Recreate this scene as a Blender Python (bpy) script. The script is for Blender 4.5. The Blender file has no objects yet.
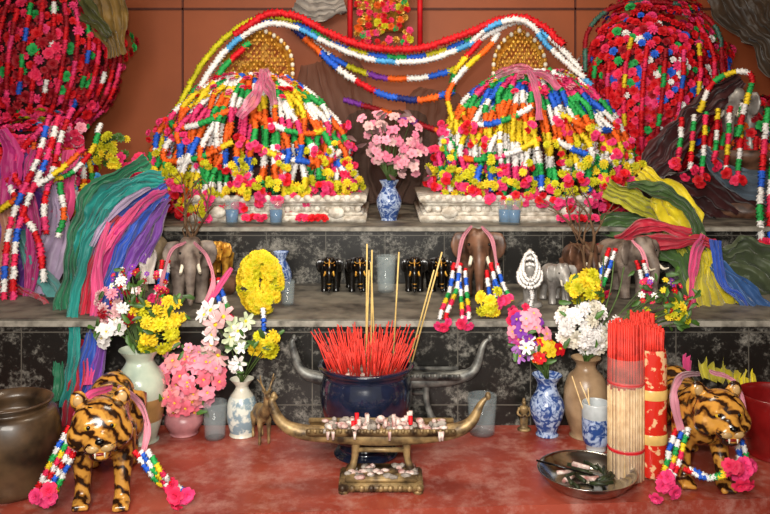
import bpy, bmesh, math, random
import numpy as np
from math import sin, cos, pi, radians, sqrt
from mathutils import Vector, noise
random.seed(11)
R = random.uniform
# ---------------------------------------------------------------- camera geometry / survey helpers (metres)
F, CD, H, HY = 800., 2.2, .811, 130.
Z1, Z2 = .294, .487
def K(Y): return (CD+Y)/F
def W(px, py, Y):
    k = K(Y); return np.array([(px-385)*k, Y, H-(py-HY)*k])
def X(px, Y): return (px-385)*K(Y)
def nrm(v):
    v = np.array(v, float); return v/max(1e-9, np.linalg.norm(v))
# ---------------------------------------------------------------- materials
def lin(h):
    h = h.lstrip('#'); c = [int(h[i:i+2], 16)/255 for i in (0, 2, 4)]
    return [x/12.92 if x <= .04045 else ((x+.055)/1.055)**2.4 for x in c]
MC = {}
def mat(name, hexc, rough=.5, metal=0., var=.18, scale=30., bump=0., trans=0., alpha=1., hex2=None, sheen=0., coat=0., spec=.5, contrast=(.35, .65), bscale=None):
    if name in MC: return MC[name]
    m = bpy.data.materials.new(name); m.use_nodes = True
    nt = m.node_tree; b = nt.nodes['Principled BSDF']
    c = lin(hexc)
    c2 = lin(hex2) if hex2 else [x*(1-var*1.6) for x in c]
    tc = nt.nodes.new('ShaderNodeTexCoord'); n = nt.nodes.new('ShaderNodeTexNoise')
    n.inputs['Scale'].default_value = scale; n.inputs['Detail'].default_value = 4
    r = nt.nodes.new('ShaderNodeValToRGB')
    r.color_ramp.elements[0].position = contrast[0]; r.color_ramp.elements[1].position = contrast[1]
    r.color_ramp.elements[0].color = (*c2, 1); r.color_ramp.elements[1].color = (*c, 1)
    nt.links.new(tc.outputs['Object'], n.inputs['Vector']); nt.links.new(n.outputs['Fac'], r.inputs['Fac'])
    nt.links.new(r.outputs['Color'], b.inputs['Base Color'])
    b.inputs['Roughness'].default_value = rough; b.inputs['Metallic'].default_value = metal
    b.inputs['Transmission Weight'].default_value = trans; b.inputs['Alpha'].default_value = alpha
    b.inputs['Sheen Weight'].default_value = sheen; b.inputs['Coat Weight'].default_value = coat
    b.inputs['Specular IOR Level'].default_value = spec
    if bump:
        bp = nt.nodes.new('ShaderNodeBump'); bp.inputs['Strength'].default_value = bump
        n2 = nt.nodes.new('ShaderNodeTexNoise'); n2.inputs['Scale'].default_value = bscale or scale*2
        nt.links.new(tc.outputs['Object'], n2.inputs['Vector'])
        nt.links.new(n2.outputs['Fac'], bp.inputs['Height']); nt.links.new(bp.outputs['Normal'], b.inputs['Normal'])
    MC[name] = m; return m
def plas(n, h, v=.2): return mat('plastic_'+n, h, rough=.6, var=v, scale=18, spec=.3)
RED = plas('red', '#dc1420'); PINK = plas('pink', '#f2305e'); HOT = plas('hotpink', '#f5407e'); LPINK = plas('lightpink', '#f7a0b4')
ORG = plas('orange', '#fa6a1c'); YEL = plas('yellow', '#f6d428'); YGR = plas('yellowgreen', '#d4cc1e'); GRN = plas('green', '#2cac54')
BLU = plas('blue', '#2a66dc'); LBL = plas('lightblue', '#58b0ec'); WHT = plas('white', '#f2eeea', .1); PUR = plas('purple', '#8a3cae')
DRED = plas('darkred', '#a01020'); DBL = plas('navy', '#1c2c78')
LEAF = mat('leaf', '#4a7428', .5, var=.4); STEM = mat('stem', '#4a6428', .6); TWIG = mat('twig', '#6e5138', .85, bump=.4, scale=60)
GOLD = mat('gold_paint', '#e6b044', .36, .35, hex2='#a0621e', scale=60, bump=.2)
BRASS = mat('old_bronze', '#a88c5e', .5, .35, hex2='#3e2e20', scale=35, bump=.4)
PEWT = mat('dusty_pewter', '#8a8a84', .5, .4, hex2='#2e2f30', scale=30, bump=.3)
WAX = mat('candle_wax', '#e0d0c6', .55, hex2='#9c6660', scale=60, bump=.3)
BLACKL = mat('black_lacquer', '#100d0b', .22, var=.5, scale=60)
DARK = mat('dark_core', '#2a1410', .8, hex2='#501418', scale=20)
GLASS = mat('clear_glass', '#b8c8cc', .04, alpha=.16, var=.02, spec=.9)
GREYEL = mat('carved_stone', '#8f8074', .6, hex2='#4a3c34', scale=25, bump=.4)
BRNEL = mat('carved_wood', '#7a5540', .45, hex2='#3a2418', scale=22, bump=.4)
SILV = mat('silver_grey', '#b8b4ae', .4, .3, hex2='#6a6460', scale=20)
IVORY = mat('ivory', '#efe6d0', .4)
WSTONE = mat('white_carved', '#e8e2d6', .6, hex2='#a89c8c', scale=40, bump=.3)
NAVYC = mat('navy_glaze', '#1a2238', .15, var=.3, coat=.6)
CELAD = mat('celadon', '#ccd6c0', .25, hex2='#a8b8a8', scale=14, coat=.4)
CREAM = mat('cream_ceramic', '#e2ddce', .25, hex2='#b9b7a6', scale=16, coat=.4)
TANC = mat('tan_ceramic', '#a88c6c', .35, hex2='#7f6448', scale=20)
PNKC = mat('pink_ceramic', '#c98a8c', .35, hex2='#9a6468', scale=16)
BRNP = mat('brown_pot', '#5c4630', .4, hex2='#221810', scale=14, bump=.3, coat=.3)
ASH = mat('ash', '#a49a90', .95, hex2='#6e645c', scale=60, bump=.6)
STKR = mat('incense_red', '#ea3a2c', .6, var=.25, scale=50); STKB = mat('incense_beige', '#ecd09c', .7, hex2='#cda76e', scale=50)
STKY = mat('incense_yellow', '#d8b870', .7)
BLK = mat('black_gloss', '#0a0808', .15); EYEW = mat('eye_amber', '#e8b830', .15)
def porcelain(name='blue_white_porcelain', sc=26):
    m = bpy.data.materials.new(name); m.use_nodes = True; nt = m.node_tree; b = nt.nodes['Principled BSDF']
    tc = nt.nodes.new('ShaderNodeTexCoord'); n = nt.nodes.new('ShaderNodeTexNoise'); n.inputs['Scale'].default_value = sc; n.inputs['Detail'].default_value = 4
    n.inputs['Distortion'].default_value = 1.5
    r = nt.nodes.new('ShaderNodeValToRGB'); e = r.color_ramp.elements
    e[0].position = .44; e[0].color = (*lin('#2c4884'), 1); e[1].position = .58; e[1].color = (*lin('#a8b8d4'), 1)
    nt.links.new(tc.outputs['Object'], n.inputs['Vector']); nt.links.new(n.outputs['Fac'], r.inputs['Fac']); nt.links.new(r.outputs['Color'], b.inputs['Base Color'])
    b.inputs['Roughness'].default_value = .2; return m
PORC = porcelain(sc=48)
def tigermat():
    m = bpy.data.materials.new('tiger_glaze'); m.use_nodes = True; nt = m.node_tree; b = nt.nodes['Principled BSDF']
    tc = nt.nodes.new('ShaderNodeTexCoord'); w = nt.nodes.new('ShaderNodeTexWave'); w.wave_type = 'BANDS'; w.bands_direction = 'DIAGONAL'
    w.inputs['Scale'].default_value = 14.; w.inputs['Distortion'].default_value = 6.; w.inputs['Detail'].default_value = 2; w.inputs['Detail Scale'].default_value = 2.5
    r = nt.nodes.new('ShaderNodeValToRGB'); e = r.color_ramp.elements
    e[0].position = .14; e[0].color = (*lin('#2a170c'), 1); e[1].position = .36; e[1].color = (*lin('#8a5822'), 1)
    x = e.new(.8); x.color = (*lin('#c88e3c'), 1)
    nt.links.new(tc.outputs['Object'], w.inputs['Vector']); nt.links.new(w.outputs['Fac'], r.inputs['Fac']); nt.links.new(r.outputs['Color'], b.inputs['Base Color'])
    b.inputs['Roughness'].default_value = .22; b.inputs['Coat Weight'].default_value = .4; return m
TIGER = tigermat()
def satin(n, h, a=1.): return mat('satin_'+n, h, rough=.5, var=.3, scale=7, sheen=.3, alpha=a, spec=.35, bump=.25, bscale=40)
# ---------------------------------------------------------------- mesh accumulator
class MB:
    def __init__(s): s.v = []; s.f = []; s.m = []; s.n = 0; s.mats = []
    def mi(s, m):
        if m not in s.mats: s.mats.append(m)
        return s.mats.index(m)
    def add(s, vs, fs, m, M=None):
        vs = np.asarray(vs, float)
        if M is not None: vs = vs @ M[:3, :3].T + M[:3, 3]
        o = s.n; s.v.append(vs); s.n += len(vs)
        s.f.extend([tuple([i+o for i in f]) for f in fs]); s.m.extend([s.mi(m)]*len(fs))
    def build(s, name, loc=None, smooth=True, parent=None, rot=None, local=False):
        v = np.concatenate(s.v)
        if loc is None:
            mn, mx = v.min(0), v.max(0); loc = np.array([(mn[0]+mx[0])/2, (mn[1]+mx[1])/2, mn[2]])
            if parent is not None: loc = np.zeros(3)
        loc = np.array(loc, float)
        if not local: v = v-loc
        me = bpy.data.meshes.new(name); me.from_pydata(v.tolist(), [], s.f)
        for m in s.mats: me.materials.append(m)
        me.polygons.foreach_set('material_index', s.m)
        me.polygons.foreach_set('use_smooth', [smooth]*len(s.f)); me.update()
        o = bpy.data.objects.new(name, me); bpy.context.scene.collection.objects.link(o)
        o.location = loc
        if rot: o.rotation_euler = rot
        if parent is not None: o.parent = parent
        return o
def frame(p, d, s=1., roll=None):
    d = nrm(d); a = np.array([0, 0, 1.]) if abs(d[2]) < .9 else np.array([1., 0, 0])
    x = nrm(np.cross(a, d)); y = np.cross(d, x)
    if roll is None: roll = R(0, 6.28)
    x2 = x*cos(roll)+y*sin(roll); y2 = -x*sin(roll)+y*cos(roll)
    M = np.eye(4)
    if np.isscalar(s): s = (s, s, s)
    M[:3, 0] = x2*s[0]; M[:3, 1] = y2*s[1]; M[:3, 2] = d*s[2]; M[:3, 3] = p; return M
def TS(p, s, rz=0, rx=0, ry=0):
    cz, sz = cos(rz), sin(rz); A = np.array([[cz, -sz, 0], [sz, cz, 0], [0, 0, 1]])
    cx, sx = cos(rx), sin(rx); B = np.array([[1, 0, 0], [0, cx, -sx], [0, sx, cx]])
    cy, sy = cos(ry), sin(ry); C = np.array([[cy, 0, sy], [0, 1, 0], [-sy, 0, cy]])
    M = np.eye(4); M[:3, :3] = A@B@C@np.diag([s]*3 if np.isscalar(s) else s); M[:3, 3] = p; return M
def ico(sub):
    bm = bmesh.new(); bmesh.ops.create_icosphere(bm, subdivisions=sub, radius=1)
    v = np.array([x.co[:] for x in bm.verts]); f = [tuple(y.index for y in x.verts) for x in bm.faces]; bm.free(); return v, f
ICO1, ICO2, ICO3 = ico(1), ico(2), ico(3)
def bead(rings=((-.5, 1.05), (-.05, .62), (.5, 1.0)), n=12, q0=.55, flare=.22):
    v = []; f = []
    for k, (z, r) in enumerate(rings):
        for i in range(n):
            a = 2*pi*i/n+k*.26; q = r*(1 if i % 2 else (q0 if k != 1 else .9)); v.append((q*cos(a), q*sin(a), z+(flare if i % 2 else -flare*.6)*(1 if k != 1 else .2)))
    for k in range(len(rings)-1):
        for i in range(n): f.append((k*n+i, k*n+(i+1) % n, k*n+n+(i+1) % n, k*n+n+i))
    f.append(tuple(range(n-1, -1, -1))); f.append(tuple(range((len(rings)-1)*n, len(rings)*n)))
    return np.array(v), f
BEAD = bead()
def flower(layers):
    v = []; f = []
    for li, (n, L, w, el, z) in enumerate(layers):
        for i in range(n):
            a = 2*pi*(i+li*.37)/n; o = len(v)
            for s, ww, e in ((.1, .3, 0), (.6, 1., 0), (1., .6, -12)):
                er = radians(el+e)
                for t in (-1, 0, 1):
                    rr = L*s*cos(er); zz = z+L*s*sin(er)+(.12*L*abs(t)*ww)
                    x, y = rr, t*w*ww
                    v.append((x*cos(a)-y*sin(a), x*sin(a)+y*cos(a), zz))
            for q in range(2):
                for t in range(2): f.append((o+q*3+t, o+q*3+t+1, o+q*3+t+4, o+q*3+t+3))
    return np.array(v), f
ROSE = flower([(5, 1, .5, 15, 0), (5, .8, .42, 40, .05), (3, .5, .35, 70, .1)])
MUM = flower([(9, 1, .22, 8, 0), (8, .85, .2, 32, .03), (6, .6, .18, 60, .06)])
DAISY = flower([(6, 1, .32, 15, 0)])
ORCH = flower([(5, 1, .42, 12, 0), (3, .45, .2, 55, .02)])
LILY = flower([(6, 1.1, .26, 35, 0)])
LEAFT = flower([(1, 1, .2, 10, 0)])
def catmull(pts, n=10):
    P = [np.array(p, float) for p in pts]; P = [2*P[0]-P[1]]+P+[2*P[-1]-P[-2]]; out = []
    for i in range(1, len(P)-2):
        for j in range(n):
            t = j/n; a, b, c, d = P[i-1:i+3]
            out.append(.5*((2*b)+(-a+c)*t+(2*a-5*b+4*c-d)*t*t+(-a+3*b-3*c+d)*t**3))
    out.append(P[-2]); return np.array(out)
def resample(P, step):
    d = np.linalg.norm(np.diff(P, axis=0), axis=1); s = np.concatenate([[0], np.cumsum(d)])
    n = max(2, int(s[-1]/step)); t = np.linspace(0, s[-1], n)
    return np.stack([np.interp(t, s, P[:, k]) for k in range(P.shape[1])], 1)
def garland(mb, pts, cols, r, chunk=4, space=1.0, off=0, smooth=True, tmpl=None, colf=None):
    P = resample(catmull(pts) if smooth else np.array(pts), r*space)
    T = tmpl or BEAD
    for i in range(len(P)):
        d = P[min(i+1, len(P)-1)]-P[max(i-1, 0)]
        d = nrm(d)+np.array([R(-1, 1), R(-1, 1), R(-1, 1)])*.18
        c = colf(P[i]) if colf else cols[((i+off)//chunk) % len(cols)]
        mb.add(T[0], T[1], c, frame(P[i]+np.array([R(-1, 1), R(-1, 1), R(-1, 1)])*r*.12, d, r*R(.88, 1.12)))
    return P
def tube(mb, pts, rad, m, n=8, smooth=True, seg=6, flat=1.):
    P = np.array(pts, float)
    if np.isscalar(rad): rad = [rad]*len(P)
    A = np.concatenate([P, np.array(rad, float)[:, None]], 1)
    if smooth and len(P) > 2: A = catmull(A, seg)
    P = A[:, :3]; rr = A[:, 3]; v = []; f = []; px = None
    for i in range(len(P)):
        d = nrm(P[min(i+1, len(P)-1)]-P[max(i-1, 0)])
        if px is None:
            a = np.array([0, 0, 1.]) if abs(d[2]) < .9 else np.array([1., 0, 0]); x = nrm(np.cross(a, d))
        else: x = nrm(px-d*np.dot(px, d))
        px = x; y = np.cross(d, x)
        for j in range(n):
            a = 2*pi*j/n; v.append(P[i]+(x*cos(a)+y*sin(a)*flat)*max(rr[i], 1e-4))
    for i in range(len(P)-1):
        for j in range(n): f.append((i*n+j, i*n+(j+1) % n, (i+1)*n+(j+1) % n, (i+1)*n+j))
    f.append(tuple(range(n-1, -1, -1))); f.append(tuple(range((len(P)-1)*n, len(P)*n)))
    mb.add(v, f, m)
def lathe(mb, prof, m, c, n=36, sx=1., sy=1.):
    """prof [(r,z)] ; m a material or list per segment"""
    v = []; c = np.array(c)
    for r, z in prof:
        for j in range(n):
            a = 2*pi*j/n; v.append((c[0]+max(r, 1e-4)*cos(a)*sx, c[1]+max(r, 1e-4)*sin(a)*sy, c[2]+z))
    ms = m if isinstance(m, list) else [m]*(len(prof)-1)
    base = np.array(v)
    for mm in dict.fromkeys(ms):
        f = []
        for i in range(len(prof)-1):
            if ms[i] is mm:
                for j in range(n): f.append((i*n+j, i*n+(j+1) % n, (i+1)*n+(j+1) % n, (i+1)*n+j))
        mb.add(base, f, mm)
def sm(prof, n=5): 
    return [tuple(p) for p in catmull([(a, b) for a, b in prof], n)]
def box(mb, c, s, m, bev=.003):
    bm = bmesh.new(); bmesh.ops.create_cube(bm, size=1)
    for v in bm.verts: v.co = (v.co.x*s[0], v.co.y*s[1], v.co.z*s[2])
    if bev: bmesh.ops.bevel(bm, geom=bm.edges[:], offset=bev, segments=2, affect='EDGES')
    bm.verts.index_update()
    mb.add([np.array(v.co[:])+np.array(c) for v in bm.verts], [tuple(v.index for v in f.verts) for f in bm.faces], m); bm.free()
def ell(mb, c, r, m, T=None, rz=0, rx=0, ry=0):
    T = T or ICO2; mb.add(T[0], T[1], m, TS(c, r, rz, rx, ry))
def sash(mb, pts, m, folds=3, amp=.012, nv=28, ph=0., crumple=1.):
    """pts [(px,py,Y,width_px)] draped cloth strip with folds and creases"""
    A = np.array([[*W(p[0], p[1], p[2]), p[3]*K(p[2])] for p in pts]); A = catmull(A, 14); n = len(A); v = []; f = []
    for i in range(n):
        d = A[min(i+1, n-1), :3]-A[max(i-1, 0), :3]; d = nrm([d[0], d[1]*.3, d[2]]); side = nrm(np.cross(d, [0, -1, 0])); nn = np.array([0, -1., 0])
        wm = A[i, 3]*(1+.18*sin(i*.21+ph*3)+.1*sin(i*.47+ph))
        for j in range(nv+1):
            t = j/nv-.5
            s = sin(2*pi*folds*t+ph+i*.06+sin(i*.13+t*4)*.8)+.4*sin(2*pi*folds*2.3*t+ph*2-i*.05)
            p = A[i, :3]+side*t*wm+nn*amp*s+side*amp*.4*cos(2*pi*folds*t+i*.1)
            if crumple:
                q = Vector(p*16+ph); u = Vector(p*42+ph*2)
                p = p+nn*(noise.noise(q)*1.1+abs(noise.noise(u))*1.1)*amp*crumple+side*noise.noise(q+Vector((9, 2, 4)))*amp*1.2*crumple+np.array([0, 0, 1])*noise.noise(u+Vector((1, 7, 3)))*amp*.7*crumple
            v.append(p)
    for i in range(n-1):
        for j in range(nv): f.append((i*(nv+1)+j, i*(nv+1)+j+1, (i+1)*(nv+1)+j+1, (i+1)*(nv+1)+j))
    mb.add(v, f, m)
def bloom(mb, p, d, s, T, m, cm=None):
    M = frame(p, d, s); mb.add(T[0], T[1], m, M)
    if cm: ell(mb, p+nrm(d)*s*.1, s*.2, cm, ICO1)
def cluster(mb, p, n, spread, s, T, cols, cm=None):
    for i in range(n):
        q = p+np.array([R(-1, 1), R(-1, .3), R(-1, 1)])*spread
        bloom(mb, q, (q-p)+np.array([0, -spread*1.2, 0]), s*R(.8, 1.15), T, random.choice(cols), cm)
def flowers(mb, mouth, Y, groups, nleaf=8, leafm=LEAF, depth=.05):
    mouth = np.array(mouth)
    for (cx, cy, rx, ry, n, sz, T, cols, cm) in groups:
        for i in range(n):
            a = R(0, 6.283); r = sqrt(random.random()); dx, dy = r*cos(a), r*sin(a)
            y = Y-depth*sqrt(max(0, 1-r*r))*R(.0, 1)+R(0, .02)
            p = W(cx+dx*rx, cy+dy*ry, y)
            bloom(mb, p, [dx*.9+R(-.3, .3), -1, -dy*.8+.25+R(-.3, .3)], sz*K(y)*R(.8, 1.15), T, random.choice(cols), cm)
            if i % 2 == 0: tube(mb, [mouth+np.array([R(-.005, .005), R(-.005, .005), -.01]), (mouth*.5+p*.5)+np.array([R(-.01, .01), .01, .01]), p+np.array([0, .005, 0])], .0014, STEM, 4, seg=3)
    for i in range(nleaf):
        g = random.choice(groups); p = W(g[0]+R(-1, 1)*g[2]*1.1, g[1]+R(-1, 1)*g[3]*1.1, Y+R(-depth, .02))
        mb.add(LEAFT[0], LEAFT[1], leafm, frame(p, [R(-.6, .6), -1, R(-.3, .8)], R(8, 14)*K(Y)))
def remesh(ob, vox, it=6):
    md = ob.modifiers.new('r', 'REMESH'); md.mode = 'VOXEL'; md.voxel_size = vox; md.use_smooth_shade = True
    s = ob.modifiers.new('s', 'SMOOTH'); s.factor = .5; s.iterations = it
    bpy.context.view_layer.update(); dg = bpy.context.evaluated_depsgraph_get()
    me = bpy.data.meshes.new_from_object(ob.evaluated_get(dg)); mats = [m for m in ob.data.materials]
    ob.modifiers.clear(); ob.data = me
    me.materials.clear(); me.materials.append(mats[0])
    me.polygons.foreach_set('material_index', [0]*len(me.polygons)); me.polygons.foreach_set('use_smooth', [True]*len(me.polygons))
def empty(name, loc, yaw=0):
    e = bpy.data.objects.new(name, None); bpy.context.scene.collection.objects.link(e); e.location = loc; e.rotation_euler = (0, 0, yaw); e.empty_display_size = .05; return e
# ---------------------------------------------------------------- animals
def elephant(name, loc, h, yaw, m, trunk='down', tusk=IVORY, trim=None):
    e = empty(name, loc, yaw); b = MB(); s = h
    def E(c, r, **k): ell(b, np.array(c)*s, np.array(r)*s, m, ICO3, **k)
    def Tb(p, r, mm=m, bb=b): tube(bb, np.array(p)*s, np.array(r)*s, mm, 12)
    E((0, .14, .60), (.27, .40, .27)); E((0, -.12, .63), (.24, .25, .25)); E((0, .36, .60), (.24, .22, .25))
    E((0, -.40, .74), (.17, .19, .20)); E((.06, -.40, .88), (.09, .12, .1)); E((-.06, -.40, .88), (.09, .12, .1)); E((0, -.27, .68), (.18, .18, .2))
    if trunk == 'up': Tb([(0, -.5, .72), (0, -.64, .6), (0, -.74, .62), (0, -.78, .8), (0, -.74, .95), (0, -.66, 1.0)], [.1, .085, .07, .055, .045, .035])
    else: Tb([(0, -.5, .74), (0, -.62, .6), (0, -.65, .42), (0, -.64, .26), (0, -.68, .14), (0, -.76, .12)], [.11, .09, .072, .056, .045, .036])
    for q in (-1, 1):
        E((q*.25, -.30, .72), (.14, .035, .2), rz=q*-.45, ry=q*.15); E((q*.2, -.3, .82), (.1, .04, .1), rz=q*-.4)
        Tb([(q*.15, -.16, .55), (q*.16, -.17, .3), (q*.16, -.17, .1), (q*.16, -.18, .0)], [.13, .095, .085, .1])
        Tb([(q*.15, .38, .55), (q*.165, .35, .3), (q*.16, .4, .12), (q*.16, .39, .0)], [.15, .105, .085, .1])
        Tb([(q*.09, -.5, .64), (q*.1, -.56, .6)], [.05, .045])
    Tb([(0, .56, .68), (0, .64, .55), (0, .63, .36), (0, .64, .28)], [.03, .02, .016, .028])
    o = b.build('body', loc=(0, 0, 0), parent=e); remesh(o, .022*s, 4)
    d = MB()
    for q in (-1, 1):
        tube(d, np.array([(q*.1, -.54, .62), (q*.13, -.68, .52), (q*.13, -.8, .55)])*s, np.array([.028, .022, .006])*s, tusk, 8)
        ell(d, np.array((q*.135, -.52, .77))*s, .02*s, tusk if trim else BLK, ICO2)
    if trim:
        for z, r in ((.3, .055), (.2, .046)): lathe(d, [(r*s*.9, -.008*s), (r*s*1.12, 0), (r*s*.9, .008*s)], trim, np.array((0, -.655, z))*s, 14)
        tube(d, np.array([(0, -.5, .93), (0, -.585, .84), (0, -.62, .74)])*s, [.012*s, .02*s, .008*s], trim, 6)
        for q in (-1, 1): tube(d, np.array([(q*.14, -.5, .86), (q*.08, -.56, .83), (0, -.58, .86)])*s, .009*s, trim, 6)
    d.build('tusks_and_eyes', loc=(0, 0, 0), parent=e); return e
def tiger(name, loc, s, yaw, headturn=0.):
    e = empty(name, loc, yaw); b = MB(); m = TIGER
    ct, st = cos(headturn), sin(headturn)
    def hp(c):
        x, y, z = c; y += .5; return np.array((x*ct-y*st, x*st+y*ct-.5, z))
    def E(c, r, **k): ell(b, np.array(c)*s, np.array(r)*s, m, ICO3, **k)
    def Hd(c, r, mm=m, bb=b, T=ICO3): ell(bb, hp(c)*s, np.array(r)*s, mm, T, rz=headturn)
    def Tb(p, r): tube(b, np.array(p)*s, np.array(r)*s, m, 12)
    E((0, -.3, .62), (.22, .27, .27)); E((0, -.02, .62), (.19, .3, .21)); E((0, .22, .62), (.185, .3, .2)); E((0, .42, .62), (.21, .24, .24)); E((0, -.42, .72), (.17, .2, .2))
    E((0, -.54, .75), (.16, .18, .18))
    Hd((0, -.74, .80), (.22, .19, .19)); Hd((0, -.72, .9), (.15, .13, .09)); Hd((.14, -.78, .73), (.11, .1, .12)); Hd((-.14, -.78, .73), (.11, .1, .12))
    Hd((0, -.90, .75), (.085, .11, .07)); Hd((.055, -.93, .69), (.07, .07, .055)); Hd((-.055, -.93, .69), (.07, .07, .055)); Hd((0, -.90, .61), (.085, .09, .04))
    for q in (-1, 1):
        Hd((q*.165, -.66, .97), (.07, .035, .08)); Hd((q*.09, -.88, .855), (.055, .04, .03))
        fy = -.42 if q > 0 else -.34
        Tb([(q*.14, -.34, .62), (q*.16, -.31, .42), (q*.16, fy+.02, .2), (q*.16, fy, .06)], [.14, .1, .068, .066])
        E((q*.16, fy-.05, .045), (.08, .11, .045))
        for t in (-.045, 0, .045): E((q*.16+t, fy-.14, .035), (.028, .04, .033))
        Tb([(q*.14, .46, .62), (q*.17, .34, .4), (q*.165, .52, .24), (q*.165, .48, .06)], [.17, .12, .062, .06])
        E((q*.165, .42, .045), (.075, .11, .045))
    Tb([(0, .62, .72), (.02, .76, .74), (.08, .84, .6), (.12, .86, .4), (.16, .9, .28), (.2, .98, .3)], [.05, .042, .038, .035, .035, .03])
    o = b.build('body', loc=(0, 0, 0), parent=e); remesh(o, .02*s, 3)
    d = MB()
    pale = mat('tiger_pale', '#c8a068', .25, var=.2)
    for q in (-1, 1):
        Hd((q*.085, -.895, .83), (.036, .022, .03), EYEW, d, ICO2); Hd((q*.085, -.914, .83), (.016, .01, .018), BLK, d, ICO2)
        Hd((q*.05, -.955, .69), (.058, .05, .042), pale, d, ICO2); Hd((q*.165, -.69, .97), (.04, .018, .048), pale, d, ICO2)
        for t in (-.02, .02): tube(d, [hp((q*.08, -1.0, .69+t))*s, hp((q*.15, -.99, .7+t*2.0))*s], .0022*s, BLK, 4)
        for t in range(3): tube(d, [hp((q*.03, -.875+t*.02, .885+t*.03))*s, hp((q*.09, -.86+t*.02, .9+t*.03))*s], .007*s, BLK, 5)
    Hd((0, -1.0, .745), (.038, .025, .024), BLK, d, ICO2)
    Hd((0, -.955, .642), (.065, .035, .018), mat('tiger_mouth', '#8a1c18', .3), d, ICO2)
    for q in (-1, 1): lathe(d, [(.001, -.035*s), (.009*s, 0), (.001, .001)], IVORY, hp((q*.035, -.985, .655))*s, 6)
    d.build('face', loc=(0, 0, 0), parent=e); return e
# ---------------------------------------------------------------- room shell
XW = 2.1; YB = 1.5
m = mat('orange_wall_paint', '#a85426', .6, hex2='#8e441a', scale=2.5, contrast=(.3, .7), bump=.05)
def simple(name, c, s, mt, bev=0.):
    b = MB(); box(b, c, s, mt, bev); return b.build(name, smooth=False)
simple('wall_back', (0, YB+.05, .8), (2*XW+.2, .1, 3.1), m)
simple('wall_left', (-XW-.05, -.65, .8), (.1, 4.3, 3.1), m)
simple('wall_right', (XW+.05, -.65, .8), (.1, 4.3, 3.1), m)
simple('floor', (0, -.65, -.8), (2*XW+.2, 4.3, .1), mat('cement_floor', '#6a4038', .6, hex2='#4a2a24', scale=3))
simple('ceiling', (0, -.65, 2.4), (2*XW+.2, 4.3, .1), mat('ceiling_paint', '#a89070', .8))
seam = mat('wall_seam', '#5e2612', .7)
for i, px in enumerate((183, 575)): simple('trim_%d' % (i+1), (X(px, YB), YB-.004, 1.0), (.008, .008, 1.0), seam)
simple('trim_3', (0, YB-.004, W(0, 9, YB)[2]), (2*XW, .008, .01), seam)
# altar : tiled riser material
def riser_mat():
    m = bpy.data.materials.new('black_dusty_tiles'); m.use_nodes = True; nt = m.node_tree; b = nt.nodes['Principled BSDF']; N = nt.nodes.new
    tc = N('ShaderNodeTexCoord'); br = N('ShaderNodeTexBrick'); mp = N('ShaderNodeMapping'); mp.inputs['Rotation'].default_value = (pi/2, 0, 0)
    br.offset = 0; br.inputs['Scale'].default_value = 1; br.inputs['Brick Width'].default_value = .2; br.inputs['Row Height'].default_value = .2; br.inputs['Mortar Size'].default_value = .0016
    br.inputs['Color1'].default_value = (0, 0, 0, 1); br.inputs['Color2'].default_value = (0, 0, 0, 1); br.inputs['Mortar'].default_value = (1, 1, 1, 1)
    n = N('ShaderNodeTexNoise'); n.inputs['Scale'].default_value = 15; n.inputs['Detail'].default_value = 11; n.inputs['Roughness'].default_value = .84
    r = N('ShaderNodeValToRGB'); e = r.color_ramp.elements; e[0].position = .51; e[0].color = (*lin('#12100d'), 1); e[1].position = .68; e[1].color = (*lin('#9c988e'), 1)
    mx = N('ShaderNodeMixRGB'); mx.inputs[2].default_value = (*lin('#5a564e'), 1)
    L = nt.links.new
    L(tc.outputs['Object'], mp.inputs['Vector']); L(mp.outputs['Vector'], br.inputs['Vector']); L(tc.outputs['Object'], n.inputs['Vector']); L(n.outputs['Fac'], r.inputs['Fac'])
    L(r.outputs['Color'], mx.inputs[1]); L(br.outputs['Fac'], mx.inputs[0]); L(mx.outputs['Color'], b.inputs['Base Color']); b.inputs['Roughness'].default_value = .32
    return m
RIS = riser_mat()
TOPM = mat('dusty_ledge', '#7a7468', .6, hex2='#38342e', scale=14, contrast=(.32, .62), bump=.1)
EDGE = mat('pale_nosing', '#9a9488', .6, hex2='#5a554c', scale=30, contrast=(.3, .6), bump=.2)
TABM = mat('red_painted_concrete', '#a44a38', .34, hex2='#883224', scale=6, bump=.04)
nt = TABM.node_tree; b_ = nt.nodes['Principled BSDF']; n_ = nt.nodes.new('ShaderNodeTexNoise'); n_.inputs['Scale'].default_value = 14; n_.inputs['Detail'].default_value = 12; n_.inputs['Roughness'].default_value = .8
r_ = nt.nodes.new('ShaderNodeValToRGB'); r_.color_ramp.elements[0].position = .48; r_.color_ramp.elements[1].position = .70; r_.color_ramp.elements[1].color = (.75, .75, .75, 1)
mx_ = nt.nodes.new('ShaderNodeMixRGB'); mx_.inputs[2].default_value = (*lin('#c4968a'), 1)
src = b_.inputs['Base Color'].links[0].from_socket
tc_ = [n for n in nt.nodes if n.type == 'TEX_COORD'][0]; nt.links.new(tc_.outputs['Object'], n_.inputs['Vector'])
nt.links.new(n_.outputs['Fac'], r_.inputs['Fac']); nt.links.new(r_.outputs['Color'], mx_.inputs[0]); nt.links.new(src, mx_.inputs[1]); nt.links.new(mx_.outputs['Color'], b_.inputs['Base Color'])
SW = 2*XW-.02
b = MB(); box(b, (0, .2475, (-.745+Z1)/2-.01), (SW, .495, .745+Z1-.02), RIS, 0); box(b, (0, .2375, Z1-.01), (SW, .515, .02), TOPM, .004); box(b, (0, -.021, Z1-.011), (SW, .006, .016), EDGE, .002); b.build('altar_step', smooth=False)
b = MB(); box(b, (0, .9955, (-.745+Z2)/2-.008), (SW, .989, Z2+.745-.016), RIS, 0); box(b, (0, .985, Z2-.008), (SW, 1.01, .016), TOPM, .004); box(b, (0, .479, Z2-.009), (SW, .006, .013), EDGE, .002); b.build('altar_step.001', smooth=False)
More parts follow.
